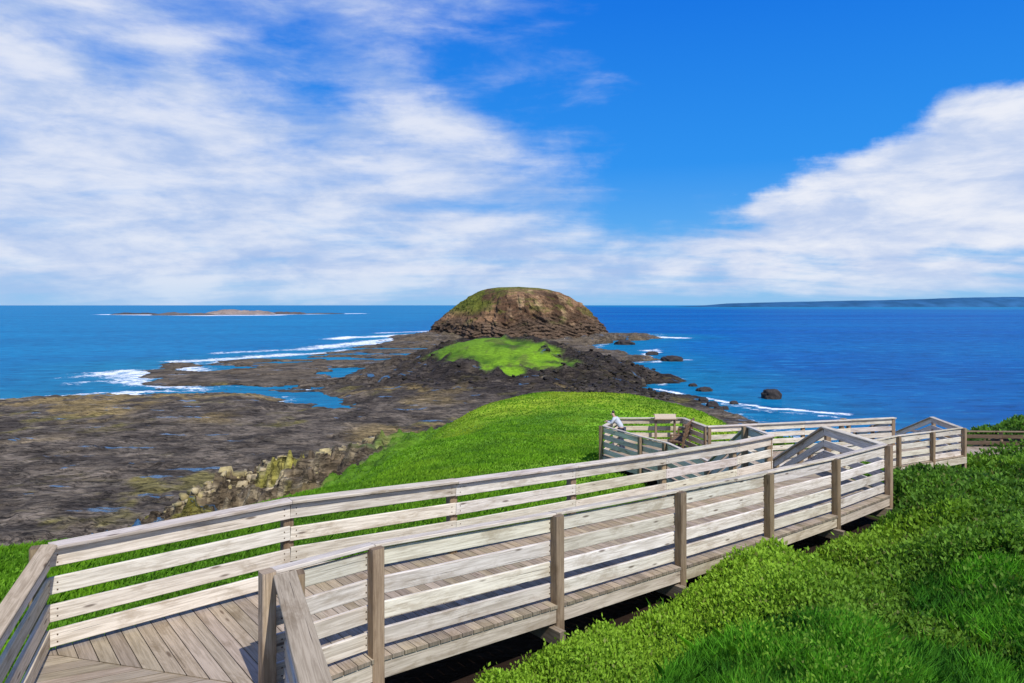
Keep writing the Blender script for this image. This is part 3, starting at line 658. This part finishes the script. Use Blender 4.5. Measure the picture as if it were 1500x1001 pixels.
def person(x,y,rot):
    e=empty('person','person in pale grey blue jacket leaning on the railing','person',(x,y,CZ-5.4));e.rotation_euler=(0,0,rot);e.scale=(.88,.88,.90)
    v=[(0,.12,.92),(0,.06,1.08),(0,-.08,1.24),(0,-.17,1.35),(0,-.22,1.42),(0,-.27,1.50),(0,-.29,1.58),
       (.1,.12,.88),(.11,.07,.50),(.12,.14,.08),(.13,0,.03),(-.1,.12,.88),(-.11,.10,.50),(-.12,.18,.08),(-.13,.04,.03),
       (.19,-.17,1.33),(.23,-.26,1.16),(.12,-.46,1.20),(.08,-.54,1.20),(-.19,-.17,1.33),(-.23,-.26,1.16),(-.12,-.46,1.20),(-.08,-.54,1.20)]
    ed=[(0,1),(1,2),(2,3),(3,4),(4,5),(5,6),(0,7),(7,8),(8,9),(9,10),(0,11),(11,12),(12,13),(13,14),(3,15),(15,16),(16,17),(17,18),(3,19),(19,20),(20,21),(21,22)]
    rd=[.13,.12,.14,.12,.055,.085,.075,.085,.06,.045,.04,.085,.06,.045,.04,.055,.042,.032,.036,.055,.042,.032,.036]
    roots=[0]
    for sgn,pi in ((1,18),(-1,22)):
        for k in range(5):
            b=len(v);ox=(k-1.5)*.02
            if k==4: pts=[(sgn*.08+sgn*.03,-.51,1.20),(sgn*.08-sgn*.04,-.54,1.215),(sgn*.08-sgn*.06,-.57,1.21)]
            else:
                L_=[.07,.08,.075,.06][k];pts=[(sgn*.08+ox,-.54,1.20),(sgn*.08+ox,-.54-L_*.6,1.20),(sgn*.08+ox,-.54-L_,1.18)]
            v+=pts;ed+=[(b,b+1),(b+1,b+2)];rd+=[.010,.009,.008];roots.append(b)
    sk=plain('skin_tone',(.50,.30,.22),.6);skin('body',v,ed,rd,roots,sk,e)
    ja=plain('jacket_cloth',(.48,.52,.56),.8);tr=plain('trouser_cloth',(.04,.05,.08),.85);ha=plain('dark_hair',(.03,.02,.015),.6)
    jv=[v[i] for i in (0,1,2,3,15,16,17,19,20,21)];skin('jacket',jv,[(0,1),(1,2),(2,3),(3,4),(4,5),(5,6),(3,7),(7,8),(8,9)],[.15,.14,.155,.13,.07,.055,.042,.07,.055,.042],[0],ja,e)
    tv=[v[i] for i in (0,7,8,9,11,12,13)];skin('trousers',tv,[(0,1),(1,2),(2,3),(0,4),(4,5),(5,6)],[.145,.105,.078,.065,.105,.078,.065],[0],tr,e)
    for s_ in (1,-1):
        sh_=[(s_*.125,.16,.05),(s_*.13,.05,.045),(s_*.135,-.05,.035)];skin('shoe',[(a,b+(.04 if s_<0 else 0),c) for a,b,c in sh_],[(0,1),(1,2)],[.05,.05,.04],[0],tr,e,1)
    skin('hair',[(0,-.235,1.54),(0,-.25,1.615),(0,-.305,1.63)],[(0,1),(1,2)],[.085,.08,.06],[0],ha,e)
    skin('nose',[(0,-.35,1.535),(0,-.375,1.52)],[(0,1)],[.014,.014],[0],sk,e,1)
person(3.95,25.2,math.radians(-115))
# ------------------------------------------------------------ vegetation
M_leaf=vc_mat('leaf',trans=.35);
def unit(v): return v/np.linalg.norm(v,axis=1,keepdims=True)
def leafmesh(P,Ln,Wd,c,upb=.5):
    n=len(P);d=rng.normal(size=(n,3));d[:,2]=np.abs(d[:,2])+upb;d=unit(d)
    s=unit(np.cross(d,rng.normal(size=(n,3))))
    L_=Ln[:,None];W=Wd[:,None];V=np.stack([P,P+d*L_*.5+s*W*.5,P+d*L_,P+d*L_*.5-s*W*.5],1).reshape(-1,3)
    F=np.arange(4*n).reshape(n,4);return V,F,np.repeat(c,4,0)
def blademesh(P,Ln,Wd,c,bend=.5,wind=(.5,.2)):
    n=len(P);a=rng.random(n)*6.283;s=np.stack([np.cos(a),np.sin(a),np.zeros(n)],1)
    b=rng.normal(size=(n,3))*.45;b[:,2]=0;b[:,0]+=wind[0];b[:,1]+=wind[1]
    up=np.array([[0,0,1.0]]);L_=Ln[:,None];W=Wd[:,None]
    m1=P+up*L_*.55+b*L_*.2*bend;t=P+up*L_*(.95)+b*L_*bend
    V=np.stack([P-s*W*.5,P+s*W*.5,m1+s*W*.4,t,m1-s*W*.4],1).reshape(-1,3)
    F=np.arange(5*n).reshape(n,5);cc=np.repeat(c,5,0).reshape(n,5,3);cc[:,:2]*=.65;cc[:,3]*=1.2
    return V,F,cc.reshape(-1,3)
def scatter(n,r0,r1,a0,a1,pw=1.0):
    r=np.exp(rng.random(n)**pw*(math.log(r1)-math.log(r0))+math.log(r0));a=np.radians(a0+(a1-a0)*rng.random(n))
    return r*np.sin(a),r*np.cos(a),r
x,y,r=scatter(860000,4.8,52,-8,45)
z,I2=terrain(x,y,False)
ok=(I2['veg']>.08)&(rightveg(x,y)>.12)&~((convd(PP,x,y)<1.0)&(rng.random(len(x))<.85))
x,y,r,z=x[ok],y[ok],r[ok],z[ok]
gmask=sst(.46,.56,fbm(x,y,2.2,600,3)+sst(10,6.5,y)*.16-sst(9,12,y)*.5-sst(2.2,1.0,rightveg(x,y))*.4)
isg=rng.random(len(x))<gmask*.9
h=mound(x,y)
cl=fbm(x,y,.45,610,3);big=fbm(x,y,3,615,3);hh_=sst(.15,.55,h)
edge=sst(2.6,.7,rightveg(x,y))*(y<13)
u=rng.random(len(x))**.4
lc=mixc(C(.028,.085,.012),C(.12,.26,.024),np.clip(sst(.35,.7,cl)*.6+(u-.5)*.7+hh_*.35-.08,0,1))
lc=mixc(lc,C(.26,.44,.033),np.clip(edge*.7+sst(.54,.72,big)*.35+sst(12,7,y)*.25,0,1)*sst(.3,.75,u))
lc=mixc(lc,C(.18,.16,.06),(rng.random(len(x))<.04)*.7)
lc*=rng.uniform(.78,1.22,(len(x),1))
i=~isg
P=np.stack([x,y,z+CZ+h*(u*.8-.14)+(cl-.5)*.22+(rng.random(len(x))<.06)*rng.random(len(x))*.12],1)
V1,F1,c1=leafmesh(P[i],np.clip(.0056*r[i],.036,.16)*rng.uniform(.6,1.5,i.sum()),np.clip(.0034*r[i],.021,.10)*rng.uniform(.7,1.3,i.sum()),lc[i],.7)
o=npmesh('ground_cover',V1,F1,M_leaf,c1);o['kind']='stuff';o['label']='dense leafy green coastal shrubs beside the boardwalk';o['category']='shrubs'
i=isg
gc=mixc(C(.040,.16,.013),C(.12,.36,.022),sst(.3,.7,cl[i]))*rng.uniform(.7,1.3,(i.sum(),1))
P=np.stack([x,y,z+CZ-.02],1)
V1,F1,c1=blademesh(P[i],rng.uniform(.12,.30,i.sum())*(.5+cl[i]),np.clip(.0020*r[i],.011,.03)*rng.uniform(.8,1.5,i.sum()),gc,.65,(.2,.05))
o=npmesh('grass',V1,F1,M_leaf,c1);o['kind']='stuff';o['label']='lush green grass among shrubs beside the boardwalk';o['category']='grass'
x,y,r=scatter(430000,6,76,-52,28,.9)
z,I2=terrain(x,y,False)
ok=(I2['fd']>.15)&(rightveg(x,y)<.2)&(I2['hz']>-14.5-(fbm(x,y,6,95,4)-.5)*5)&~((y>62)&(x<-13))
x,y,r,z=x[ok],y[ok],r[ok],z[ok]
cl=fbm(x,y,.9,620,3);big=fbm(x,y,7,625,3)
gc=mixc(C(.085,.21,.010),C(.17,.36,.016),sst(.3,.7,cl))
gc=mixc(gc,C(.31,.40,.028),sst(.40,.62,big)*sst(12,45,y)*.85*sst(-7,-2,x+(y-30)*.03))
gc=mixc(gc,C(.055,.15,.010),sst(.55,.72,fbm(x,y,3.5,630,3))*.55)*rng.uniform(.8,1.2,(len(x),1))
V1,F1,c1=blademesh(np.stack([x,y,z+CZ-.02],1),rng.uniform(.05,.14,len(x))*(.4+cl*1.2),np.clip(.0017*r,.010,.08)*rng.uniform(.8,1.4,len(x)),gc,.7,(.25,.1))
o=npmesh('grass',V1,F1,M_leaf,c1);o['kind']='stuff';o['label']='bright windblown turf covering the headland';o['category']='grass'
# ------------------------------------------------------------ sun, sky, camera
sv=Vector((.53,-.85,0)).normalized();el=math.radians(50)
sunv=Vector((sv.x*math.cos(el),sv.y*math.cos(el),math.sin(el)))
ld=bpy.data.lights.new('sun','SUN');ld.energy=4.7;ld.angle=math.radians(.5);ld.color=(1,.96,.90)
lo=bpy.data.objects.new('sun',ld);COL.objects.link(lo);lo.rotation_euler=sunv.to_track_quat('Z','Y').to_euler();lo.location=(0,0,80)
W=bpy.data.worlds.new('World');SC.world=W;W.use_nodes=True;nt=W.node_tree;nt.nodes.clear()
sky=N(nt,'ShaderNodeTexSky',sky_type='NISHITA',sun_disc=False,sun_elevation=el,sun_rotation=math.atan2(sunv.x,sunv.y),altitude=0,air_density=1.0,dust_density=.3,ozone_density=2.5)
tc=N(nt,'ShaderNodeTexCoord').outputs['Generated'];sp=N(nt,'ShaderNodeSeparateXYZ',{0:tc})
az=MA(nt,'ARCTAN2',sp.outputs[0],sp.outputs[1]);elv=MA(nt,'ARCSINE',sp.outputs[2])
ae=N(nt,'ShaderNodeCombineXYZ',{0:az,1:elv}).outputs[0]
rp=N(nt,'ShaderNodeValToRGB',{0:MR(nt,elv,0,.6,0,1,False)})
els=rp.color_ramp.elements;K=.125
def setc(e_,p,c): e_.position=p;e_.color=(c[0],c[1],c[2],1)
setc(els[0],0,(.22,.52,.87));setc(els[1],1.0,(0,.135,.70))
for p,c in ((.13,(.10,.42,.88)),(.33,(.012,.28,.88)),(.68,(.0,.18,.80))):
    e_=els.new(p);setc(e_,p,c)
rs=N(nt,'ShaderNodeVectorMath',{0:rp.outputs[0],3:1/K},operation='SCALE').outputs[0]
skyc=MX(nt,.93,sky.outputs[0],rs)
wv=N(nt,'ShaderNodeVectorMath',{0:NO(nt,ae,6.0,7,.60,0,1),1:(.5,.5,.5)},operation='SUBTRACT').outputs[0]
wv=N(nt,'ShaderNodeVectorMath',{0:wv,1:(.20,.10,0)},operation='MULTIPLY').outputs[0]
aw=N(nt,'ShaderNodeVectorMath',{0:ae,1:wv},operation='ADD').outputs[0]
BL=[(90,250,560,250,0,.92),(430,290,450,110,0,.85),(610,190,250,70,18,.82),(170,40,420,140,0,.6),(30,130,320,200,0,.6),(850,95,85,42,15,.45),(740,105,75,32,0,.4),
(1350,258,340,70,-15,1.0),(1520,215,230,105,-14,1.0),(1310,312,300,42,3,.9),(620,10,230,60,0,.45),(300,385,600,70,0,.85),(850,386,460,38,0,.66),(1300,398,400,28,0,.62),(1000,424,800,18,0,.6),(1290,360,95,15,0,.95),(1470,352,65,18,0,.95),(1150,355,26,16,0,.85),(1090,382,40,10,0,.7),(860,400,110,12,0,.7),(700,345,260,30,0,.55)]
NB=[(455,118,120,58,15,.5),(190,88,80,32,10,.4),(1000,235,120,80,0,.3),(1100,60,420,100,0,.3)]
def blob(b):
    px,py,rx,ry,rot,amp=b;a0=math.atan((px-750)/1000);e0=math.atan((447-py)/1000*math.cos(a0));k=math.cos(a0)**2
    src=aw if ry>28 else ae
    m_=MAP(nt,src,(a0,e0,0),(0,0,math.radians(-rot)),(rx/1000*k*1.15,ry/1000*math.cos(a0)*1.2,1),'TEXTURE')
    l=N(nt,'ShaderNodeVectorMath',{0:m_},operation='LENGTH').outputs['Value']
    return MR(nt,l,0.15,1.3,amp,0)
acc=None
for b in BL:
    v=blob(b);acc=v if acc is None else MA(nt,'SUBTRACT',MA(nt,'ADD',acc,v),MA(nt,'MULTIPLY',acc,v))
for b in NB: acc=MA(nt,'SUBTRACT',acc,blob(b))
# broken cloud added outside the view, to lighten and warm the shadows
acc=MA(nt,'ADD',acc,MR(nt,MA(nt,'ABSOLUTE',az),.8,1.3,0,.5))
den=MA(nt,'ADD',sp.outputs[2],.16)
q=N(nt,'ShaderNodeCombineXYZ',{0:MA(nt,'DIVIDE',sp.outputs[0],den),1:MA(nt,'DIVIDE',sp.outputs[1],den)}).outputs[0]
n1=NO(nt,MAP(nt,q,rot=(0,0,.35),scale=(.7,2.0,1)),1.5,11,.58,.3)
n2=NO(nt,MAP(nt,ae,loc=(3,1,0),rot=(0,0,-.10),scale=(1,3.2,1)),7.0,11,.60,.25)
nn=MA(nt,'ADD',MA(nt,'MULTIPLY',n1,.45),MA(nt,'MULTIPLY',n2,.55))
nz=MA(nt,'MULTIPLY',MA(nt,'SUBTRACT',nn,.5),MR(nt,az,.15,.4,2.4,2.0))
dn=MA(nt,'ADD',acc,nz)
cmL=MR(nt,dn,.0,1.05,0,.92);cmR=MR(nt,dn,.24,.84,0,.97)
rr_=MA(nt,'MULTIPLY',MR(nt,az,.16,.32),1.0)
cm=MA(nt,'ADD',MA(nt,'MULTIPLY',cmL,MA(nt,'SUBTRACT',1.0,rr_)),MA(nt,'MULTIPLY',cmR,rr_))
n3=NO(nt,MAP(nt,ae,loc=(7,2,0),scale=(1,3.0,1)),7.5,9,.60,.2)
lit=MR(nt,MA(nt,'ADD',MA(nt,'MULTIPLY',n3,.8),MA(nt,'MULTIPLY',dn,.13)),.36,.66)
lit=MA(nt,'ADD',MA(nt,'MULTIPLY',lit,.85),MR(nt,az,.1,.5,0,.15))
cc=MX(nt,lit,(.43/K,.56/K,.84/K,1),(.86/K,.88/K,.95/K,1))
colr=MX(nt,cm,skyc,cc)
hz=MR(nt,elv,0,.055,.40,0)
colr=MX(nt,hz,colr,(.33/K,.58/K,.87/K,1))
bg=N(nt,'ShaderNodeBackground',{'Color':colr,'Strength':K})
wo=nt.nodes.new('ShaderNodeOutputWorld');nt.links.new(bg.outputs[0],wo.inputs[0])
cd=bpy.data.cameras.new('camera');cd.sensor_width=36;cd.lens=24;cd.shift_y=-.0357;cd.clip_start=.1;cd.clip_end=80000
co=bpy.data.objects.new('camera',cd);COL.objects.link(co);co.location=(0,0,CZ);co.rotation_euler=(math.radians(90),0,0);SC.camera=co
SC.view_settings.view_transform='Standard';SC.view_settings.look='None';SC.view_settings.exposure=0
